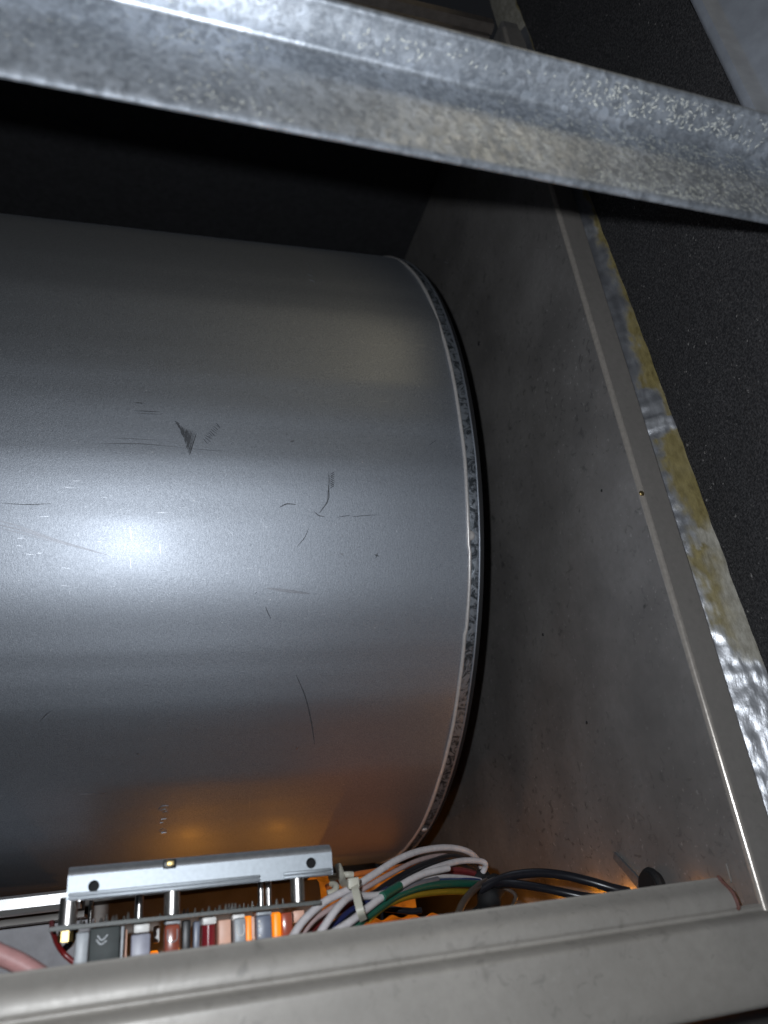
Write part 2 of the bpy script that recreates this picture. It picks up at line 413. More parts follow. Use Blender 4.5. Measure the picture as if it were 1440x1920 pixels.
# screw heads in the bend of the side panel
def screw(x, y, z, r, axis, par, mat):
    bm = bmesh.new(); bmesh.ops.create_uvsphere(bm, u_segments=16, v_segments=8, radius=r)
    ax = Vector(axis)
    for v in bm.verts:
        d = v.co.dot(ax); v.co -= ax * d * 0.5; v.co += Vector((x, y, z))
    return bm
p = at(1203, 925, YF - 0.0006)
cabpart('weld_spot', screw(p.x, p.y, p.z, 0.0009, (0, 1, 0), None, None), M['brass'])
for (px, py, r) in ((898, 644, 0.0011), (1128, 920, 0.0005), (1100, 1355, 0.0006), (1018, 1190, 0.0006)):
    q = at_x(px, py, XW - 0.0001)
    cabpart('screw_head' if py < 700 else 'dirt_speck', screw(q.x, q.y, q.z, r, (1, 0, 0), None, None), M['black_p'])
# little tab at the lower corner of the side panel
bm = bmesh.new(); q = at_x(1366, 1637, XW - 0.0012); box(bm, (XW - 0.0012, q.y, q.z), (0.0005, 0.0006, 0.0046), 0.0001); cabpart('tab', bm, M['flange'])

# ------------------------------------------------------------------ blower housing
XR = 0.1152
hous = tag(empty('blower_housing', (0, CY, CZ)), 'round galvanised steel blower housing with scuffed curved wrap', 'blower')
def hpart(name, bm, m, par=None, **kw):
    for v in bm.verts: v.co -= Vector((0, CY, CZ))
    return obj(name, bm, m, hous if par is None else par, **kw)
N = 360
bm = bmesh.new(); rings = []
xs = [-0.26, -0.2, -0.15] + [-0.1 + 0.01 * k for k in range(22)] + [0.1142, XR]
for x in xs:
    rg = []
    for k in range(N):
        a = 2 * math.pi * k / N
        r = drum_r(x, math.cos(a), math.sin(a))
        rg.append(bm.verts.new((x, CY + r * math.cos(a), CZ + r * math.sin(a))))
    rings.append(rg)
for a, b in zip(rings, rings[1:]):
    for k in range(N): bm.faces.new((a[k], a[(k + 1) % N], b[(k + 1) % N], b[k]))
wrap = hpart('wrap', bm, M['drum'], angle=60)
# side plate: the folded ring past the wrap's edge, its dished face and inlet
def rimw(a):  # waviness of the folded edge
    v = Vector((math.cos(a) * 7, math.sin(a) * 7, 3.1))
    return noise.noise(v) + 0.6 * noise.noise(v * 2.7)
bm = bmesh.new(); NS = 300; rings = []
prof = [(XR - 0.0004, -0.0006), (XR + 0.0010, -0.0004), (XR + 0.0026, -0.0003), (XR + 0.0036, -0.0001), (XR + 0.0047, -0.0002), (XR + 0.0054, -0.0004), (XR + 0.0056, -0.0012), (XR + 0.0054, -0.012), (XR + 0.0054, -0.03), (XR + 0.004, -0.055), (XR + 0.001, -0.07), (XR - 0.006, -0.078)]
for (x, dr) in prof:
    rg = []
    for k in range(NS):
        a = 2 * math.pi * k / NS
        w = rimw(a) * 0.00018
        rg.append(bm.verts.new((x + (w if x > XR + 0.002 else 0), CY + (CE + dr + w) * math.cos(a), CZ + (CE + dr + w) * math.sin(a))))
    rings.append(rg)
for a, b in zip(rings, rings[1:]):
    for k in range(NS): bm.faces.new((a[k], a[(k + 1) % NS], b[(k + 1) % NS], b[k]))
hpart('side_plate', bm, M['ring'], angle=50)
bm = bmesh.new(); P = []
for k in range(361):
    a = 2 * math.pi * k / 360
    P.append(Vector((XR + 0.0049 + 0.00018 * rimw(a), CY + (CE - 0.0001) * math.cos(a), CZ + (CE - 0.0001) * math.sin(a))))
tube(bm, P, 0.0004, n=8, raw=True, caps=False)
hpart('rim_lip', bm, M['drum'], angle=80)
# crimped pale bead along the wrap's edge
bm = bmesh.new(); P = []
for k in range(361):
    a = 2 * math.pi * k / 360
    P.append(Vector((XR + 0.0002 + 0.00024 * rimw(a * 1.0) + (0.0005 if 3.55 < a < 3.75 else 0), CY + (CE + 0.0003) * math.cos(a), CZ + (CE + 0.0003) * math.sin(a))))
tube(bm, P, 0.0007, n=8, raw=True, caps=False)
hpart('edge_bead', bm, M['bead'], angle=80)
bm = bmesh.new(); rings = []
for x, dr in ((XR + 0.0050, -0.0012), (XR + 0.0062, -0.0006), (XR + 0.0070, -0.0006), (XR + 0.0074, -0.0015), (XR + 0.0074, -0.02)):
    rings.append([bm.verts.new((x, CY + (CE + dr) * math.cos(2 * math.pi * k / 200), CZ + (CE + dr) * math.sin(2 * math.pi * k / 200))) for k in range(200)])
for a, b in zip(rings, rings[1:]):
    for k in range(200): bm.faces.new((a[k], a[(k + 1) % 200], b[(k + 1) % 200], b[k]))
hpart('gasket', bm, M['bush'])  # added black band that darkens the shaded gap beside the rim
# spot-weld dimples on the ring
for (px, py, r) in ((797, 543, 0.0013), (882, 1004, 0.0019), (796, 1557, 0.0013)):
    d = ray(px, py); q = on_drum(px, py, 0.0)
    n = Vector((0, q.y - CY, q.z - CZ)).normalized()
    bm = bmesh.new(); bmesh.ops.create_uvsphere(bm, u_segments=20, v_segments=10, radius=r)
    for v in bm.verts:
        h = v.co.dot(n); v.co -= n * h * 0.55; v.co += q - n * 0.0002
    hpart('weld_dimple', bm, M['bead'])
# scuffs and scratches, thin films of graphite or bared zinc on the wrap
def streak(bm, pts, w, lift=0.00012, n=8):
    L = []
    P = [Vector((p[0], p[1], 0)) for p in pts]
    Q = spline(P, n) if len(P) > 2 else [P[0].lerp(P[1], k / n) for k in range(n + 1)]
    for i, p in enumerate(Q):
        t = (Q[min(i + 1, len(Q) - 1)] - Q[max(i - 1, 0)]).normalized(); s = Vector((-t.y, t.x, 0))
        u = i / (len(Q) - 1); ww = w * (0.15 + 0.85 * math.sin(math.pi * min(max(u, 0.02), 0.98)) ** 0.6) * random.uniform(0.75, 1.15) / 2
        a = p + s * ww; b = p - s * ww
        L.append((bm.verts.new(on_drum(a.x, a.y, lift)), bm.verts.new(on_drum(b.x, b.y, lift))))
    for a, b in zip(L, L[1:]): bm.faces.new((a[0], b[0], b[1], a[1]))
# wedge-shaped scuff
bm = bmesh.new(); random.seed(3)
for k in range(17):
    u = k / 16
    x0 = lerp(327, 368, u); y0 = 790 + 22 * u ** 0.8 + random.uniform(-1, 1)
    ln = lerp(6, 46, u ** 0.9) * random.uniform(0.72, 1.05)
    dx = lerp(10, -13, u)
    streak(bm, [(x0, y0), (x0 + dx * 0.55, y0 + ln * 0.55), (x0 + dx, y0 + ln)], random.uniform(1.3, 3.2), 0.00012 + 0.000004 * k)
hpart('scuff_mark', bm, M['scuff'])
bm = bmesh.new()
for k in range(11):
    u = k / 10; x0 = lerp(405, 381, u); y0 = lerp(793, 822, u)
    streak(bm, [(x0, y0), (x0 + 12 * random.uniform(.6, 1), y0 + 11 * random.uniform(.6, 1))], random.uniform(0.7, 1.5), 0.00012 + 0.000004 * k)
hpart('scuff_mark', bm, M['scuff'])
bm = bmesh.new()
streak(bm, [(616, 884), (617, 905), (613, 940)], 1.6); streak(bm, [(617, 915), (615, 938), (599, 962)], 2.4, 0.000125)
for k in range(8):
    y0 = 886 + k * 3.6
    streak(bm, [(619, y0 + 4), (627, y0 - 1)], 1.7, 0.00013 + k * 0.000004)
hpart('scuff_mark', bm, M['scuff'])
for pts, w in (([(524, 951), (538, 945), (555, 946)], 3.0), ([(588, 958), (597, 966), (609, 969)], 2.2), ([(632, 970), (657, 966)], 1.6), ([(660, 969), (680, 967), (707, 965)], 1.6),
               ([(579, 990), (571, 1008), (557, 1025)], 1.7), ([(498, 1138), (502, 1148), (508, 1160)], 2.0), ([(555, 1265), (572, 1305), (583, 1350), (590, 1396)], 3.4),
               ([(0, 943), (50, 946), (97, 944)], 1.6), ([(478, 1113), (482, 1110)], 1.5), ([(702, 1040), (711, 1043)], 3.0), ([(708, 1037), (705, 1046)], 2.0), ([(803, 836), (820, 824)], 1.0)):
    bm = bmesh.new(); streak(bm, pts, w * 0.8, n=10); hpart('scuff_mark', bm, M['scuff'])
# the long smear left of the highlight
M['smear'] = simple('grey_smear', (0.30, 0.31, 0.34), 0.5, 0.8, 0.2, 2500)
bm = bmesh.new()
streak(bm, [(-30, 970), (30, 985), (100, 1010), (203, 1041)], 3.2, 0.00012, 10); streak(bm, [(-30, 978), (40, 994), (110, 1016), (190, 1038)], 4.0, 0.00013, 10); streak(bm, [(-20, 986), (40, 1000), (110, 1019)], 2.0, 0.00014, 10)
hpart('smear', bm, M['smear'])
bm = bmesh.new(); streak(bm, [(500, 1103), (540, 1108), (580, 1113)], 6, 0.00012, 10); hpart('smear', bm, M['smear'])
for pts, w in (([(180, 832), (260, 832), (330, 838)], 1.2), ([(205, 821), (300, 825)], 0.9), ([(250, 770), (300, 772)], 1.3), ([(255, 775), (305, 777)], 0.9), ([(252, 755), (270, 756)], 1.3), ([(330, 839), (420, 846)], 0.8),
               ([(76, 1352), (86, 1340), (97, 1332)], 1.3), ([(638, 1038), (644, 1040)], 2.2), ([(640, 1004), (643, 1007)], 1.5), ([(256, 1412), (260, 1414)], 2.2), ([(555, 1407), (558, 1400)], 1.4), ([(150, 1489), (200, 1488)], 1.2),
               ([(545, 828), (552, 826)], 2.0), ([(536, 812), (539, 816)], 1.5), ([(585, 905), (588, 903)], 1.2)):
    bm = bmesh.new(); streak(bm, pts, w, n=6); hpart('scratch', bm, M['scratch'])
random.seed(21)
bm = bmesh.new()
for k in range(150):
    cx, cy = random.uniform(-30, 840), random.triangular(430, 1560, 950)
    ln = random.uniform(4, 26); an = random.choice((0, 0, 0.08, -0.05, 1.5, 0.7)) + random.uniform(-0.08, 0.08) + 0.06
    streak(bm, [(cx, cy), (cx + ln * math.cos(an), cy + ln * math.sin(an))], random.uniform(0.35, 0.8), 0.00008, n=3)
tag(hpart('rub_marks', bm, M['rub']), kind='stuff')
# stamped characters near the bottom, worn and unreadable in the photograph: raised ridges
def ridge(bm, pts, r):
    tube(bm, [on_drum(*q, 0.00002) for q in spline([Vector((a, b, 0)) for a, b in pts], 5) for q in [(q.x, q.y)]], r, n=6, raw=True)
bm = bmesh.new()
for pts in ([(297, 1518), (303, 1512), (316, 1511)], [(301, 1520), (310, 1517), (316, 1521)], [(305, 1524), (312, 1521), (316, 1526)], [(302, 1536), (312, 1535)], [(300, 1543), (306, 1542)], [(299, 1558), (304, 1554), (312, 1557), (304, 1560), (299, 1558)], [(302, 1562), (312, 1561)]):
    ridge(bm, pts, 0.00013)
hpart('stamped_mark', bm, M['drum'])
bm = bmesh.new()
for pts in ([(572, 490), (580, 500), (584, 508)], [(577, 514), (586, 518)], [(580, 524), (590, 528)]): ridge(bm, pts, 0.00011)
hpart('stamped_mark', bm, M['drum'])

# ------------------------------------------------------------------ lower front rail
pA = smooth_profile([(0.1848, -0.0066), (0.1845, -0.0060), (0.1839, -0.0059), (0.1836, -0.0064), (0.1826, -0.0074), (0.1806, -0.0092), (0.1798, -0.0112), (0.1797, -0.0128)], 4)
pB = smooth_profile([(0.1797, -0.0128), (0.1804, -0.0136), (0.1800, -0.0143), (0.1780, -0.0150), (0.1765, -0.0160), (0.1762, -0.0176), (0.1762, -0.022)], 4)[1:]
pC = [(0.1762, -0.029), (0.1762, -0.0322), (0.1768, -0.0332), (0.185, -0.0335)]
rail_prof = pA + pB + pC
fr = tag(empty('front_rail', (0.0, 0.18, -0.012)), 'beige grey folded sheet metal rail with rolled lip in front of the wires', 'rail')
def frpart(name, bm, m, **kw):
    for v in bm.verts: v.co -= Vector((0, 0.18, -0.012))
    return obj(name, bm, m, fr, **kw)
def railz(x): return -0.0042 * x  # the rail droops a touch to the right
def prof_at(pr, x): return [(y, z + railz(x)) for y, z in pr]
bm = bmesh.new(); xs = [-0.14, -0.08, -0.04, 0.0, 0.04, 0.08, 0.12, 0.1420]
lip = rail_prof[:len(pA) + 2]
sheet_x(bm, xs, [prof_at(lip, x) for x in xs] , 0.0008)
# cut the lip's end on a slant like the photo's notch
frpart('rolled_lip', bm, M['front'], angle=60)
bm = bmesh.new(); xs = [-0.14, -0.08, -0.02, 0.04, 0.10, 0.16, 0.22]
sheet_x(bm, xs, [prof_at(rail_prof[len(pA) + 1:], x) for x in xs], 0.0008)
frpart('face', bm, M['front'], angle=60)

bm = bmesh.new()
tube(bm, [(0.1423, y - 0.0003, z + railz(0.142)) for y, z in lip[2:]], 0.00045, n=6, raw=True)
frpart('cut_end', bm, M['rust'])  # slim red-brown strip along the lip's right end
# ------------------------------------------------------------------ galvanised cross rail close overhead
def rail_profile(z0, zf, zt):
    # bottom hem, web, concave fold, flange reaching towards the camera
    p = [(0.0856, z0 + 0.0016), (0.0857, z0 + 0.0009), (0.0854, z0 + 0.0003), (0.0849, z0 + 0.0002), (0.0845, z0 + 0.0007), (0.0844, z0 + 0.0016)]
    p += [(lerp(0.0844, 0.0857, k / 4), lerp(z0 + 0.0016, zf - 0.0012, k / 4)) for k in range(1, 5)]
    for k in range(1, 8):      # concave fold, 1.4 mm radius
        t = math.pi / 2 * k / 8
        p.append((0.0857 - 0.0014 * (1 - math.cos(t)), zf - 0.0014 + 0.0014 * math.sin(t)))
    p += [(lerp(0.0840, 0.0786, k / 4), lerp(zf, zt, k / 4)) for k in range(0, 5)]
    for k in range(1, 8):      # rolled outer edge
        t = math.pi * k / 8
        p.append((0.0786 - 0.0009 * math.sin(t), zt + 0.0009 * (1 - math.cos(t))))
    return p
RS = 1.09
bm = bmesh.new()
xs = [-0.14, -0.1, -0.06, -0.02, 0.02, 0.06, 0.10, 0.14, 0.20, 0.26]; pf = []
for x in xs:
    pf.append([(y * RS, z * RS) for y, z in rail_profile(0.1163 - 0.021 * x, 0.1426 - 0.049 * x, 0.1446 - 0.050 * x)])
sheet_x(bm, [x * RS for x in xs], pf, -0.0010)
o = obj('cross_rail', bm, M['spangle'], None, angle=50)
crail = o
# pale lint and swarf flecks lying on the rail: nobody could count them
random.seed(5)
def rail_pt(x, u, v):   # u 0..1 up the web or along the flange (v)
    xr = x / RS
    z0, zf, zt = 0.1163 - 0.021 * xr, 0.1426 - 0.049 * xr, 0.1446 - 0.050 * xr
    if v == 0: return Vector((x, lerp(0.0844, 0.0857, u) * RS - 0.00006, lerp(z0 + 0.0016, zf - 0.0016, u) * RS))
    return Vector((x, lerp(0.0840, 0.0786, u) * RS, lerp(zf, zt, u) * RS - 0.00006))
bm = bmesh.new()
for k in range(4200):
    v = 0 if random.random() < 0.82 else 1
    x = random.triangular(-0.03, 0.19, 0.125) if k % 3 else random.uniform(-0.04, 0.18)
    u = random.random() ** (1.3 if v == 0 else 1)
    dens = noise.noise(Vector((x * 34, u * 1.6, v * 9))) + 0.5 * noise.noise(Vector((x * 90, u * 5, 4))) + 0.9 * sm01(0.05, 0.12, x) - 0.1
    if dens < random.uniform(-0.2, 0.9): continue
    ln = random.uniform(0.0003, 0.0013); w = random.uniform(0.0001, 0.00024); an = random.uniform(0, math.pi); cv = random.uniform(-1.2, 1.2)
    hgt = 0.0235 if v == 0 else 0.0062; up = rail_pt(x, 1, v) - rail_pt(x, 0, v); ul = up.length
    L_ = []
    p = [0.0, 0.0]
    pts = []
    for q in range(4):
        a2 = an + cv * (q / 3 - 0.5); pts.append((x + p[0], u + p[1] / ul)); p[0] += math.cos(a2) * ln / 3; p[1] += math.sin(a2) * ln / 3
    for q, (xx, uu) in enumerate(pts):
        a2 = an + cv * (q / 3 - 0.5); ww = w * (0.5 if q in (0, 3) else 1)
        L_.append((bm.verts.new(rail_pt(xx - math.sin(a2) * ww / 2, min(max(uu + math.cos(a2) * ww / 2 / ul, 0), 1), v)),
                   bm.verts.new(rail_pt(xx + math.sin(a2) * ww / 2, min(max(uu - math.cos(a2) * ww / 2 / ul, 0), 1), v))))
    for a, b in zip(L_, L_[1:]): bm.faces.new((a[0], b[0], b[1], a[1]))
tag(obj('lint', bm, M['lint'], crail), kind='stuff')
tag(o, 'dusty spangled galvanised steel rail crossing close above the blower', 'rail')

# ------------------------------------------------------------------ galvanised corner post, top right
bm = bmesh.new()
sheet_z(bm, [0.10, 0.2, 0.3, 0.42], [(0.1590, 0.1025), (0.1580, 0.1022), (0.1576, 0.1012), (0.1578, 0.1003), (0.1588, 0.1), (0.1618, 0.0996), (0.1628, 0.0991), (0.1636, 0.0982), (0.170, 0.0885), (0.1712, 0.0870), (0.1730, 0.0862), (0.20, 0.0855)], -0.001)
tag(obj('corner_post', bm, M['post'], None, angle=50), 'smooth grey galvanised corner post at the upper right', 'post')

# ------------------------------------------------------------------ duct liner: black facing, yellow core edge, foil tape
lin = tag(empty('duct_liner', (0.172, 0.18, -0.02)), 'black faced fibreglass duct liner board with ragged yellow edge', 'insulation')
def lpart(name, bm, m, **kw):
    for v in bm.verts: v.co -= Vector((0.172, 0.18, -0.02))
    return obj(name, bm, m, lin, **kw)
edge = [(0.1580, 0.43), (0.1590, 0.36), (0.1605, 0.33), (0.1640, 0.25), (0.1652, 0.215), (0.1667, 0.1875), (0.1681, 0.1606), (0.1686, 0.141), (0.1691, 0.1304), (0.1697, 0.112), (0.1704, 0.092), (0.1711, 0.0698), (0.1724, 0.0451), (0.1735, 0.02), (0.174, -0.03)]
def edge_x(z):
    for (xa, za), (xb, zb) in zip(edge, edge[1:]):
        if za >= z >= zb: return lerp(xa, xb, (za - z) / (za - zb))
    return edge[0][0] if z > edge[0][1] else edge[-1][0]
bm = bmesh.new(); rows = []
nz = 120; ny = 16
for i in range(nz + 1):
    z = lerp(0.43, -0.03, i / nz); row = []
    for j in range(ny + 1):
        t = j / ny; x0 = edge_x(z) + 0.0004 * noise.noise(Vector((0.3, 0.1, z * 160)))
        x = lerp(x0, 0.1595, t) ; y = lerp(0.1768, 0.1045, t)
        w = 0.0007 * noise.noise(Vector((y * 60, z * 40, 0))) * min(1, 6 * t)
        row.append(bm.verts.new((x - w, y, z)))
    rows.append(row)
for a, b in zip(rows, rows[1:]):
    for j in range(ny): bm.faces.new((a[j], a[j + 1], b[j + 1], b[j]))
# thickness behind the facing
back = [[bm.verts.new((0.1765, y, z)) for y in (0.1768, 0.1045)] for z in (0.43, -0.03)]
bm.faces.new((back[0][0], back[0][1], back[1][1], back[1][0]))
lpart('black_facing', bm, M['liner'])
FK = [(0.43, .7), (0.225, .72), (0.1875, .80), (0.172, .74), (0.16, .55), (0.145, .42), (0.1425, .9), (0.127, .9), (0.124, .25), (0.107, .32), (0.098, .45), (0.092, .5), (0.086, .35), (0.08, .2), (0.077, .28), (0.06, .30), (0.052, .42), (0.047, .8), (0.044, 1.1), (-0.03, 1.1)]
PK = [(0.43, 1.2), (0.095, 1.2), (0.089, .8), (0.084, .72), (0.07, .70), (0.06, .62), (0.05, .5), (-0.03, .2)]
BK = [(0.43, 0), (0.222, .15), (0.2185, .9), (0.214, .2), (0.139, .3), (0.136, .9), (0.133, .3), (0.1, .3), (0.079, .3), (0.076, 1), (-0.03, 1)]
def key(K, z):
    for (za, va), (zb, vb) in zip(K, K[1:]):
        if za >= z >= zb: return lerp(va, vb, (za - z) / (za - zb))
    return K[0][1] if z > K[0][0] else K[-1][1]
def sm(a, b, x):
    t = min(max((x - a) / (b - a), 0), 1); return t * t * (3 - 2 * t)
bm = bmesh.new(); rows = []; lay = bm.verts.layers.float_color.new('kinds')
nz = 460; nx = 26
def nz3(a, b, c): return noise.noise(Vector((a, b, c)))
for i in range(nz + 1):
    z = lerp(0.43, -0.03, i / nz); row = []
    for j in range(nx + 1):
        t = j / nx; ex = edge_x(z) + 0.0004 * nz3(0.3, 0.1, z * 160); x = lerp(0.1555, ex, t)
        f = (x - 0.1598) / (ex - 0.1598)
        rag = 0.26 * nz3(x * 300, 2, z * 120) + 0.2 * nz3(x * 900, 5, z * 420)
        foil = 1 - sm(-0.20, 0.20, f + rag - key(FK, z))
        pale = sm(-0.25, 0.25, f + rag * 0.8 - key(PK, z)) * (1 - foil)
        brt = min(1, max(0, key(BK, z) + 0.3 * nz3(x * 500, 9, z * 90)))
        band = sm(0.0005, 0, abs(z - 0.1305 + 0.0012 * math.sin(f * 2.4)) - 0.0026) if 0 else (1 if abs(z - 0.1300 + 0.0010 * (f - 0.5) ** 2 * 4) < 0.0024 else 0)
        pat = 1 if (abs(z - 0.087 + 0.002 * nz3(x * 500, 1, 1)) < 0.0028 and f > 0.45) else 0
        y = lerp(0.1905, 0.1769, t ** 0.62) + 0.0004 * nz3(x * 300, 0, z * 110)
        cr = foil * (0.35 + 0.65 * brt)
        y -= cr * (0.0007 * nz3(x * 260, 3, z * 330) + 0.00035 * abs(nz3(x * 500 + z * 300, 8, z * 900)) + 0.0004 * nz3(x * 1100, 4, z * 160))
        y -= 0.0006 * band
        if j == nx: y = 0.1769
        v = bm.verts.new((x, y, z)); v[lay] = (max(foil, band), max(pale, pat), max(brt, band * 0.9), 1)
        row.append(v)
    rows.append(row)
for a, b in zip(rows, rows[1:]):
    for j in range(nx): bm.faces.new((a[j], a[j + 1], b[j + 1], b[j]))
lpart('wrapped_edge', bm, M['edge'], angle=75)

# ------------------------------------------------------------------ mounting bracket under the blower
BR = 0.0150
brk = tag(empty('mounting_bracket', (-0.01415, 0.208, 0.0061), (0, BR, 0)), 'bright zinc plated bracket with two round holes under the blower', 'bracket')
L, H = 0.0622, 0.0052
bm = bmesh.new(); edges = []
def loop(pts):
    vs = [bm.verts.new(p) for p in pts]
    return [bm.edges.new((vs[k], vs[(k + 1) % len(vs)])) for k in range(len(vs))]
edges += loop([(0, 0, 0), (L, 0, 0), (L, 0, H), (0, 0, H)])
for (hx, hz, hr) in ((0.0057, 0.0026, 0.00125), (0.0568, 0.0031, 0.00125)):
    edges += loop([(hx + hr * math.cos(2 * math.pi * k / 28), 0, hz + hr * math.sin(2 * math.pi * k / 28)) for k in range(28)])
bmesh.ops.triangle_fill(bm, use_beauty=True, edges=edges)
r = bmesh.ops.extrude_face_region(bm, geom=list(bm.faces))
for g in r['geom']:
    if isinstance(g, bmesh.types.BMVert): g.co.y += 0.0009
obj('plate', bm, M['bracket'], brk, angle=30)
bm = bmesh.new()   # upper flange leans back to the blower
sheet_x(bm, [0.0, L], [[(0.0, H - 0.0001), (0.0001, H + 0.0004), (0.0006, H + 0.0010), (0.0016, H + 0.0018), (0.006, H + 0.0022), (0.06, H + 0.0026)]] * 2, -0.0008)
obj('upper_flange', bm, M['zinc_dull'], brk)
for (xa, xb) in ((0.0004, 0.0440), (0.0497, L - 0.0003)):    # two pressed ribs along the lower edge
    bm = bmesh.new()
    for zz in (0.0004, 0.0012): box(bm, ((xa + xb) / 2, -0.0003, zz), (xb - xa, 0.0007, 0.0007), 0.00025)
    obj('rib', bm, M['bracket'], brk)
bm = bmesh.new(); box(bm, (L / 2, 0.0055, H / 2 + 0.0003), (L - 0.004, 0.002, H - 0.0006), 0.0003); obj('backing_pad', bm, M['bush'], brk)  # added black block that keeps amber light out of the holes
clip = empty('clip', (0.0225, -0.0001, H + 0.0006)); clip.parent = brk
bm = bmesh.new(); box(bm, (0, 0, 0), (0.0030, 0.0012, 0.0020), 0.0003); clipb = obj('clip_body', bm, M['black_p'], clip)
bm = bmesh.new(); box(bm, (0.0002, -0.0007, 0.0001), (0.0017, 0.0006, 0.0011), 0.00015); obj('clip_insert', bm, M['brass'], clip)

# ------------------------------------------------------------------ control board
cb = tag(empty('control_board', (-0.0172, 0.206, 0.0008), (0, 0.0240, 0)), 'circuit board hung on metal standoffs with coloured fuses below', 'circuit board')
def on_board(px, py=1720, y=0.208):
    return (at(px, py, y).x + 0.0172)
bm = bmesh.new(); box(bm, (0.0306, 0.045, 0), (0.0612, 0.09, 0.00095), 0.0001); obj('board', bm, M['pcb'], cb, smooth=False)
def post(px, dy, r, z1=0.0062, cap=False, m='nickel', name='standoff'):
    x = on_board(px, 1715, 0.206 + dy); bm = bmesh.new()
    cyl(bm, (x, dy, 0.0006), (x, dy, z1 + x * 0.0100), r, 24)
    o = obj(name, bm, M[m], cb); return x
post(127, 0.004, 0.0020); post(169, 0.05, 0.0006); post(260, 0.045, 0.0012); post(322, 0.004, 0.0018); post(490, 0.03, 0.0008); post(505, 0.03, 0.0009); post(560, 0.004, 0.0017)
x = on_board(123, 1753, 0.210); bm = bmesh.new(); cyl(bm, (x, 0.004, -0.0028), (x, 0.004, -0.0006), 0.0016, 6); obj('nut', bm, M['brass'], cb)
random.seed(8)
bm = bmesh.new()   # solder points on the upper face
for px in [152, 158, 190, 200, 212, 218, 232, 240, 300, 312, 345, 352, 366, 380, 392, 404, 412, 424, 430, 436, 442, 450, 458, 466, 474, 484, 520, 532]:
    dy = random.choice((0.003, 0.008, 0.02, 0.04)); xx = on_board(px, 1720, 0.206 + dy)
    cyl(bm, (xx, dy, 0.0003), (xx, dy, 0.0013 + random.random() * 0.0008), 0.0005, 8, 0.00015)
tag(obj('solder_points', bm, M['solder'], cb), kind='stuff')
def comp(name, pa, pb, top, ht, dy, m, bev=0.0004, dep=0.007):
    xa, xb = on_board(pa, 1750, 0.206 + dy), on_board(pb, 1750, 0.206 + dy)
    rt = Matrix.Rotation(random.uniform(-0.05, 0.05), 3, 'Z') @ Matrix.Rotation(random.uniform(-0.025, 0.025), 3, 'Y')
    bm = bmesh.new(); box(bm, ((xa + xb) / 2, dy + dep / 2, -0.0006 - top - ht / 2), (xb - xa, dep, ht), bev, rt)
    return obj(name, bm, M[m], cb), (xa + xb) / 2, xb - xa
comp('relay', 141, 166, 0.0006, 0.0105, 0.002, 'grey_p')
g, gx, gw = comp('relay', 169, 226, 0.0000, 0.0095, 0.003, 'green_p')
bm = bmesh.new(); q = gx - 0.0006
for (pts) in ([(q - 0.0010, 0.0018, -0.0022), (q, 0.0018, -0.0032), (q + 0.0012, 0.0018, -0.0022)], [(q - 0.0012, 0.0018, -0.0030), (q - 0.0002, 0.0018, -0.0040), (q + 0.001, 0.0018, -0.0034)]):
    tube(bm, [(a, 0.0029, c) for a, b, c in pts], 0.00018, n=6)
obj('emblem', bm, M['grey_p'], cb)
comp('connector', 228, 234, 0.0002, 0.010, 0.006, 'grey_p', 0.0002); comp('connector', 233, 240, 0.001, 0.010, 0.012, 'peach', 0.0002)
comp('fuse_cap', 250, 280, 0.0000, 0.0020, 0.006, 'white_p'); comp('fuse', 247, 283, 0.0022, 0.010, 0.004, 'lilac_p')
comp('connector', 289, 301, 0.001, 0.004, 0.03, 'white_p'); comp('indicator_lamp', 284, 300, 0.0068, 0.003, 0.03, 'glow', 0.0005)  # the connectors' amber glow is put into their material
f, fx, fw = comp('fuse', 309, 339, 0.0008, 0.0085, 0.004, 'brown_p', 0.0008); comp('fuse_cap', 309, 338, 0.0000, 0.0010, 0.006, 'grey_p')
bm = bmesh.new()
tube(bm, [(fx - fw * 0.3, 0.0038, -0.0025), (fx - fw * 0.25, 0.0037, -0.0048), (fx + fw * 0.25, 0.0037, -0.0048), (fx + fw * 0.3, 0.0038, -0.0025)], 0.00012, n=6)
obj('moulding_line', bm, M['grey_p'], f.parent)
comp('relay', 343, 359, 0.0003, 0.009, 0.01, 'black_p'); comp('relay', 364, 377, 0.0008, 0.009, 0.012, 'slate_p')
xa, xb = on_board(379, 1740, 0.214), on_board(405, 1740, 0.214); bm = bmesh.new(); cyl(bm, ((xa + xb) / 2, 0.0085, -0.0016), ((xa + xb) / 2, 0.0085, -0.0105), (xb - xa) / 2, 24); obj('capacitor', bm, M['maroon'], cb)
comp('fuse_cap', 379, 406, 0.0000, 0.0018, 0.006, 'white_p')
comp('connector', 410, 434, 0.0010, 0.0068, 0.006, 'peach'); comp('indicator_lamp', 404, 431, 0.0080, 0.0030, 0.005, 'glow', 0.0004)
comp('connector', 431, 440, 0.001, 0.009, 0.01, 'slate_p'); f, fx, fw = comp('fuse', 440, 463, 0.0010, 0.0082, 0.004, 'grey_p', 0.0006); comp('fuse_cap', 437, 461, 0.0000, 0.0016, 0.006, 'white_p')
bm = bmesh.new(); tube(bm, [(fx - 0.0008, 0.0038, -0.0030), (fx - 0.0008, 0.0038, -0.0045), (fx, 0.0038, -0.0054), (fx + 0.0009, 0.0038, -0.0048), (fx + 0.0009, 0.0038, -0.0030)], 0.00016, n=6); obj('moulded_mark', bm, M['white_p'], cb)
comp('indicator_lamp', 463, 474, 0.0008, 0.0105, 0.007, 'glow', 0.0004); comp('connector', 474, 480, 0.001, 0.008, 0.006, 'peach', 0.0002)
f, fx, fw = comp('fuse', 483, 513, 0.0009, 0.0074, 0.004, 'slate_p', 0.0006); comp('fuse_cap', 482, 512, 0.0000, 0.0012, 0.006, 'grey_p')
bm = bmesh.new()
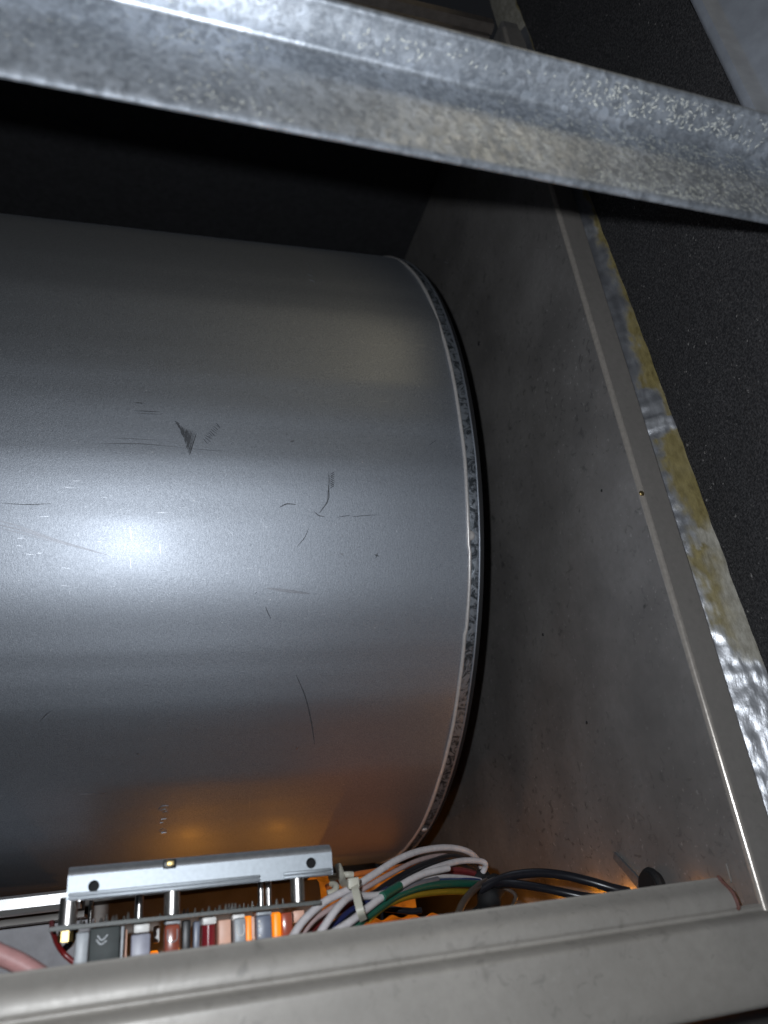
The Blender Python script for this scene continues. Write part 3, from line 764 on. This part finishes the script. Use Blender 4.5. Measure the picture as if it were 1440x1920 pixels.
for zz in (-0.0028, -0.0038, -0.0058): box(bm, (fx - fw * 0.34, 0.0039, zz), (0.00055, 0.0003, 0.0006), 0.0001)
obj('printed_mark', bm, M['white_p'], cb)
comp('indicator_lamp', 514, 528, 0.0006, 0.0098, 0.007, 'glow', 0.0005); comp('indicator_lamp', 512, 536, 0.0085, 0.003, 0.008, 'glow', 0.0005)
comp('fuse', 531, 552, 0.0008, 0.0065, 0.009, 'brown_p', 0.0005); comp('connector', 553, 575, 0.0006, 0.003, 0.014, 'peach', 0.0005)
# amber lamps that light the bottom of the compartment
lamp('amber_light', 'POINT', (0.040, 0.250, -0.012), 0.002, AMBER, 0.003)
lamp('amber_light', 'POINT', (0.0235, 0.366, -0.038), 0.018, AMBER, 0.003)
lamp('amber_light', 'POINT', (0.066, 0.366, -0.038), 0.013, AMBER, 0.002)
lamp('amber_light', 'POINT', (0.083, 0.400, -0.016), 0.0015, AMBER, 0.012)
lamp('amber_light', 'POINT', (0.1300, 0.255, -0.0170), 0.0006, AMBER, 0.006)
for yy, zz, pw in ((0.203, -0.0098, 0.0007), (0.238, -0.0100, 0.0020), (0.258, -0.0108, 0.0026), (0.285, -0.0118, 0.0016), (0.312, -0.0130, 0.0006)):
    lamp('amber_light', 'POINT', (0.1470, yy, zz), pw, AMBER, 0.0015)  # lamps added close to the side panel for a local amber glow

bm = bmesh.new()
sheet_x(bm, [-0.018, 0.105], [[(0.44, 0.0100), (0.412, 0.0096), (0.41, 0.0088), (0.41, -0.05)]] * 2, -0.001)
tag(obj('divider', bm, M['back'], None), 'brown steel divider glowing amber behind the circuit board standoffs', 'panel')

# ------------------------------------------------------------------ shelf, pale board and tube at the lower left
bm = bmesh.new()
sheet_x(bm, [-0.12, -0.016], [[(0.33, 0.0118), (0.302, 0.0113), (0.3, 0.0108), (0.3, 0.0084), (0.3006, 0.0078), (0.31, 0.0074)]] * 2, -0.001)
tag(obj('motor_shelf', bm, M['shelf'], None), 'narrow bright steel ledge left of the zinc bracket', 'ledge')
bm = bmesh.new()
sheet_x(bm, [-0.12, -0.016], [[(0.330, 0.0095), (0.328, 0.0060), (0.328, 0.0040), (0.36, 0.0036)]] * 2, 0.001)
tag(obj('motor_rail', bm, M['back'], None), 'dark brown steel crossbar under the bright ledge left of the board', 'rail')
bm = bmesh.new(); box(bm, (-0.0665, 0.352, -0.018), (0.107, 0.002, 0.0425), 0.0004)
tag(obj('pale_board', bm, M['pale'], None, smooth=False), 'pale grey speckled board behind the dark red wire', 'board')
def wire(name, label, pts, r, m, group=None, n=10):
    bm = bmesh.new(); tube(bm, [at(*p) for p in pts], r, n=n)
    return tag(obj(name, bm, M[m], None, angle=80), label, 'wire' if 'tube' not in name else 'tube', group)
wire('rubber_tube', 'thick dusty pink tube sloping down at the lower left corner', [(-40, 1772, 0.20), (0, 1790, 0.20), (40, 1808, 0.20), (90, 1840, 0.20)], 0.0020, 'w_pink')
wire('wire', 'dark red wire looping from the board end behind the nut', [(97, 1730, 0.222), (99, 1745, 0.218), (107, 1768, 0.214), (119, 1787, 0.212), (140, 1806, 0.212)], 0.00062, 'w_dred')
wire('wire', 'short black lead tucked behind the brass nut at the board', [(118, 1782, 0.228), (132, 1768, 0.225), (140, 1748, 0.222), (141, 1738, 0.222)], 0.0008, 'w_black')

# ------------------------------------------------------------------ wire bundle
G = 'wires tied in the bundle beside the board'
wire('wire', 'outer white wire arching highest over the bundle', [(545, 1762, .205), (570, 1725, .208), (610, 1690, .213), (660, 1665, .219), (700, 1640, .226), (745, 1612, .235), (790, 1595, .245), (840, 1589, .255), (878, 1597, .262), (898, 1616, .268), (905, 1640, .272)], 0.00100, 'w_white', G)
wire('wire', 'white wire turning down at the bundle tip beside the red', [(590, 1768, .203), (606, 1740, .205), (635, 1700, .209), (660, 1680, .214), (690, 1680, .219), (720, 1676, .223), (760, 1655, .23), (810, 1630, .238), (860, 1615, .248), (896, 1614, .254), (910, 1620, .256), (905, 1636, .259), (896, 1646, .262)], 0.00096, 'w_white', G)
wire('wire', 'white wire with a green sleeve low in the bundle', [(620, 1752, .204), (660, 1726, .208), (690, 1702, .213), (715, 1683, .217), (745, 1664, .222), (790, 1640, .230), (840, 1628, .238)], 0.00098, 'w_white', G)
bm = bmesh.new(); tube(bm, [at(*p) for p in [(717, 1681, .2165), (732, 1671.5, .2193), (749, 1661, .2225)]], 0.00118, n=12)
tag(obj('wire_sleeve', bm, M['w_green'], None, angle=80), 'short green sleeve slipped over the low white wire', 'sleeve')
blk = ['upper black wire running under the outer white wire', 'thick black wire in the middle of the bundle', 'black wire lying lowest beneath the tie strap']
for k, dy in enumerate((-5, 6, 17)):
    wire('wire', blk[k], [(600 + 8 * k, 1766 + dy * .3, .214 - .002 * k), (640, 1732 + dy, .217 - .002 * k), (680, 1700 + dy * 1.1, .222 - .002 * k), (730, 1662 + dy, .230 - .002 * k), (790, 1628 + dy * .8, .242 - .002 * k), (845, 1610 + dy * .7, .256), (885, 1622 + dy * .5, .266), (900, 1645, .272)], 0.00105, 'w_black', G)
wire('wire', 'navy wire beside the black wires below the tie strap', [(585, 1772, .212), (625, 1735, .215), (660, 1706, .219), (700, 1684, .222), (726, 1667, .2265)], 0.0008, 'w_navy', G)
wire('wire', 'upper red wire curving beneath the two white wires', [(560, 1766, .222), (600, 1728, .224), (650, 1700, .228), (710, 1672, .233), (770, 1645, .240), (820, 1632, .248), (865, 1632, .256), (902, 1642, .262)], 0.0010, 'w_red', G)
wire('wire', 'dull red wire lying against the blue wire', [(740, 1668, .238), (790, 1648, .244), (840, 1640, .252), (880, 1644, .260), (905, 1650, .264)], 0.0010, 'w_red', G)
wire('wire', 'pale pinkish wire just under the outer white wire', [(556, 1766, .212), (590, 1724, .214), (640, 1692, .218), (690, 1662, .2235), (740, 1634, .232), (785, 1613, .242), (830, 1604, .253), (866, 1612, .262), (884, 1632, .27)], 0.0007, 'w_pale', G)
wire('wire', 'thin white wire resting on top of the blue wire', [(748, 1664, .2265), (790, 1648, .234), (835, 1643, .243), (875, 1645, .252), (902, 1650, .258)], 0.0006, 'w_white', G)
wire('wire', 'grey wire squeezed between the green sleeve and black wires', [(648, 1752, .212), (690, 1714, .217), (730, 1684, .2225), (775, 1660, .230), (820, 1648, .239)], 0.0008, 'w_grey', G)
wire('wire', 'blue wire between the red and green wires', [(660, 1728, .219), (700, 1700, .223), (745, 1672, .229), (790, 1655, .237), (840, 1649, .246), (880, 1650, .254), (905, 1653, .260)], 0.00125, 'w_blue', G)
wire('wire', 'green wire below the blue wire in the bundle', [(640, 1760, .210), (676, 1727, .214), (710, 1702, .219), (745, 1679, .225), (790, 1663, .233), (840, 1657, .243), (890, 1657, .253), (915, 1660, .26)], 0.00115, 'w_green', G)
wire('wire', 'yellow wire along the underside of the bundle', [(690, 1722, .217), (725, 1695, .222), (765, 1680, .230), (810, 1673, .240), (850, 1671, .249), (890, 1673, .258)], 0.00105, 'w_yellow', G)
wire('wire', 'orange wire passing behind the clip and bundle', [(612, 1664, .262), (660, 1642, .264), (700, 1634, .268), (740, 1627, .272), (800, 1618, .282)], 0.0009, 'w_orange', G)
wire('wire', 'brown wire leading left of the dark sleeve to the rail', [(858, 1716, .228), (868, 1694, .234), (885, 1672, .243), (905, 1656, .252), (925, 1650, .258)], 0.0011, 'w_brown', G)
wire('wire', 'thin brown wire hooked down from the dark sleeve', [(942, 1650, .252), (946, 1664, .250), (960, 1672, .248), (967, 1682, .246), (962, 1695, .244), (955, 1706, .240)], 0.00062, 'w_brown', G)
wire('wire', 'dark lead in the amber gap below the yellow wire', [(722, 1704, .252), (745, 1706, .25), (770, 1709, .25), (790, 1707, .25)], 0.0009, 'w_black', G)
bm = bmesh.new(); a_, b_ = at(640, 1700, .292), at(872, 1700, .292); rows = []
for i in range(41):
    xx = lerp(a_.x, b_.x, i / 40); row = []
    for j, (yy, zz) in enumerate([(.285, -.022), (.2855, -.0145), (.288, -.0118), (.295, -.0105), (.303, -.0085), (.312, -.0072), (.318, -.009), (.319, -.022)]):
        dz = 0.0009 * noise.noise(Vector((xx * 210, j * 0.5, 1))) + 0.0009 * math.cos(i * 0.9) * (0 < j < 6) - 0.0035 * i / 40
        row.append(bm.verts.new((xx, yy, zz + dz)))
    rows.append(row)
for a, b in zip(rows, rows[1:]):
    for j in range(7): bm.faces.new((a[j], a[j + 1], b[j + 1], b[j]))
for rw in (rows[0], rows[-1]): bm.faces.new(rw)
tag(obj('terminal_block', bm, M['glowdim'], None), 'amber lit terminal block glowing behind the wire bundle', 'terminal block')  # added emissive slab, gives the orange glow between the wires
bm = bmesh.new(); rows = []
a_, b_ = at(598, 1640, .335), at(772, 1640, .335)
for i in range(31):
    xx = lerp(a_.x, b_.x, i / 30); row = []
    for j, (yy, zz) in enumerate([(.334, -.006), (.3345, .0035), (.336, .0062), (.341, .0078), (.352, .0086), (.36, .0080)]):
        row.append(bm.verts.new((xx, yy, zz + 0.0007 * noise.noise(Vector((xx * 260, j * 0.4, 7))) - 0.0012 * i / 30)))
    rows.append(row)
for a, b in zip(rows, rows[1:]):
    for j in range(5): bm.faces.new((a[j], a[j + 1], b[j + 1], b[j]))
tag(obj('lit_cover', bm, M['glowcover'], None), 'amber lit plastic cover below the housing right of the bracket', 'cover')  # added emissive sheet, puts an orange glow under the housing
# dark tape-wrapped sleeve where the bundle dives
bm = bmesh.new(); tube(bm, [at(*p) for p in [(898, 1652, .262), (915, 1658, .258), (930, 1668, .254), (915, 1688, .252), (905, 1720, .25)]], lambda u: 0.0034 + 0.0007 * math.sin(u * 20), n=14)
tag(obj('cable_sleeve', bm, M['bush'], None, angle=70), 'dark tape wrapped sleeve where the coloured wires bend down', 'sleeve')
# nylon tie round the bundle with its square head
def strap(name, label, pts, w, th, m):
    P = spline([at(*p) for p in pts], 6); bm = bmesh.new(); rg = []
    for i, p in enumerate(P):
        t = (P[min(i + 1, len(P) - 1)] - P[max(i - 1, 0)]).normalized(); nrm = -p.normalized(); s = t.cross(nrm).normalized(); nrm = s.cross(t)
        rg.append([bm.verts.new(p + s * a * w / 2 + nrm * b * th / 2) for a, b in ((-1, -1), (1, -1), (1, 1), (-1, 1))])
    for a, b in zip(rg, rg[1:]):
        for k in range(4): bm.faces.new((a[k], a[(k + 1) % 4], b[(k + 1) % 4], b[k]))
    bm.faces.new(rg[0][::-1]); bm.faces.new(rg[-1])
    return tag(obj(name, bm, M[m], None), label, 'cable tie')
s1 = strap('cable_tie', 'milky nylon cable tie strapped across the wire bundle', [(660, 1652, .214), (666, 1668, .2095), (671, 1690, .207), (676, 1710, .206), (681, 1724, .209)], 0.0019, 0.0006, 'tie')
bm = bmesh.new(); h = at(662, 1656, .2115); box(bm, h, (0.0030, 0.0020, 0.0026), 0.0004); hd = obj('tie_head', bm, M['tie'], s1)
bm = bmesh.new()
tube(bm, [at(*p) for p in [(634, 1624, .236), (640, 1640, .233), (644, 1655, .229), (656, 1658, .222), (668, 1656, .218)]], 0.0011, n=8)
tube(bm, [at(*p) for p in [(618, 1646, .236), (636, 1642, .234), (650, 1640, .232), (662, 1640, .232)]], 0.0009, n=8)
tube(bm, [at(*p) for p in [(622, 1656, .236), (630, 1662, .234), (626, 1672, .233), (614, 1676, .233)]], 0.0010, n=8)
tag(obj('cable_clip', bm, M['tie'], None, angle=70), 'curled milky nylon wire clip right of the bracket', 'clip')

# ------------------------------------------------------------------ black cables and grommet on the side panel
wire('cable', 'upper black cable arching from the sleeve to the grommet', [(900, 1668, .250), (930, 1652, .246), (965, 1641, .240), (1010, 1637, .234), (1060, 1642, .228), (1110, 1654, .223), (1150, 1666, .220), (1180, 1673, .2185)], 0.00135, 'w_black')
wire('cable', 'lower black cable running along the rail to the grommet', [(905, 1660, .256), (950, 1656, .242), (1000, 1662, .234), (1050, 1672, .228), (1100, 1682, .224), (1150, 1684, .222), (1185, 1682, .2205)], 0.00125, 'w_black')
gm = tag(empty('grommet', (0.1475, 0.2215, -0.0078)), 'round black rubber grommet set in the side panel', 'grommet')
bm = bmesh.new(); P = [Vector((0.0, 0.0041 * math.cos(2 * math.pi * k / 32), 0.0041 * math.sin(2 * math.pi * k / 32))) for k in range(33)]
tube(bm, P, 0.0012, n=10, raw=True, caps=False); obj('rim', bm, M['bush'], gm)
bm = bmesh.new(); cyl(bm, (-0.0018, 0, 0), (0.002, 0, 0), 0.0043, 28, 0.0041); obj('plug', bm, M['bush'], gm)
bm = bmesh.new(); a = at_x(1150, 1604, 0.1492); b = at_x(1196, 1656, 0.1478)
d = (b - a); s = Vector((0, d.z, -d.y)).normalized() * 0.0016; n_ = Vector((0.0008, 0, 0))
vs = [bm.verts.new(v) for v in (a - s * .7, a + s * .7, b + s, b - s)]; vt = [bm.verts.new(v.co + n_) for v in vs]
bm.faces.new(vs); bm.faces.new(vt[::-1])
for k in range(4): bm.faces.new((vs[k], vs[(k + 1) % 4], vt[(k + 1) % 4], vt[k]))
tag(obj('tie_tail', bm, M['tail'], None), 'grey strap tail sticking up beside the black grommet', 'strap')

# ------------------------------------------------------------------ deck below the rail
bm = bmesh.new(); box(bm, (0.05, 0.0, -0.0365), (0.7, 0.38, 0.003))
tag(obj('floor', bm, M['w_black'], None, smooth=False), kind='structure')
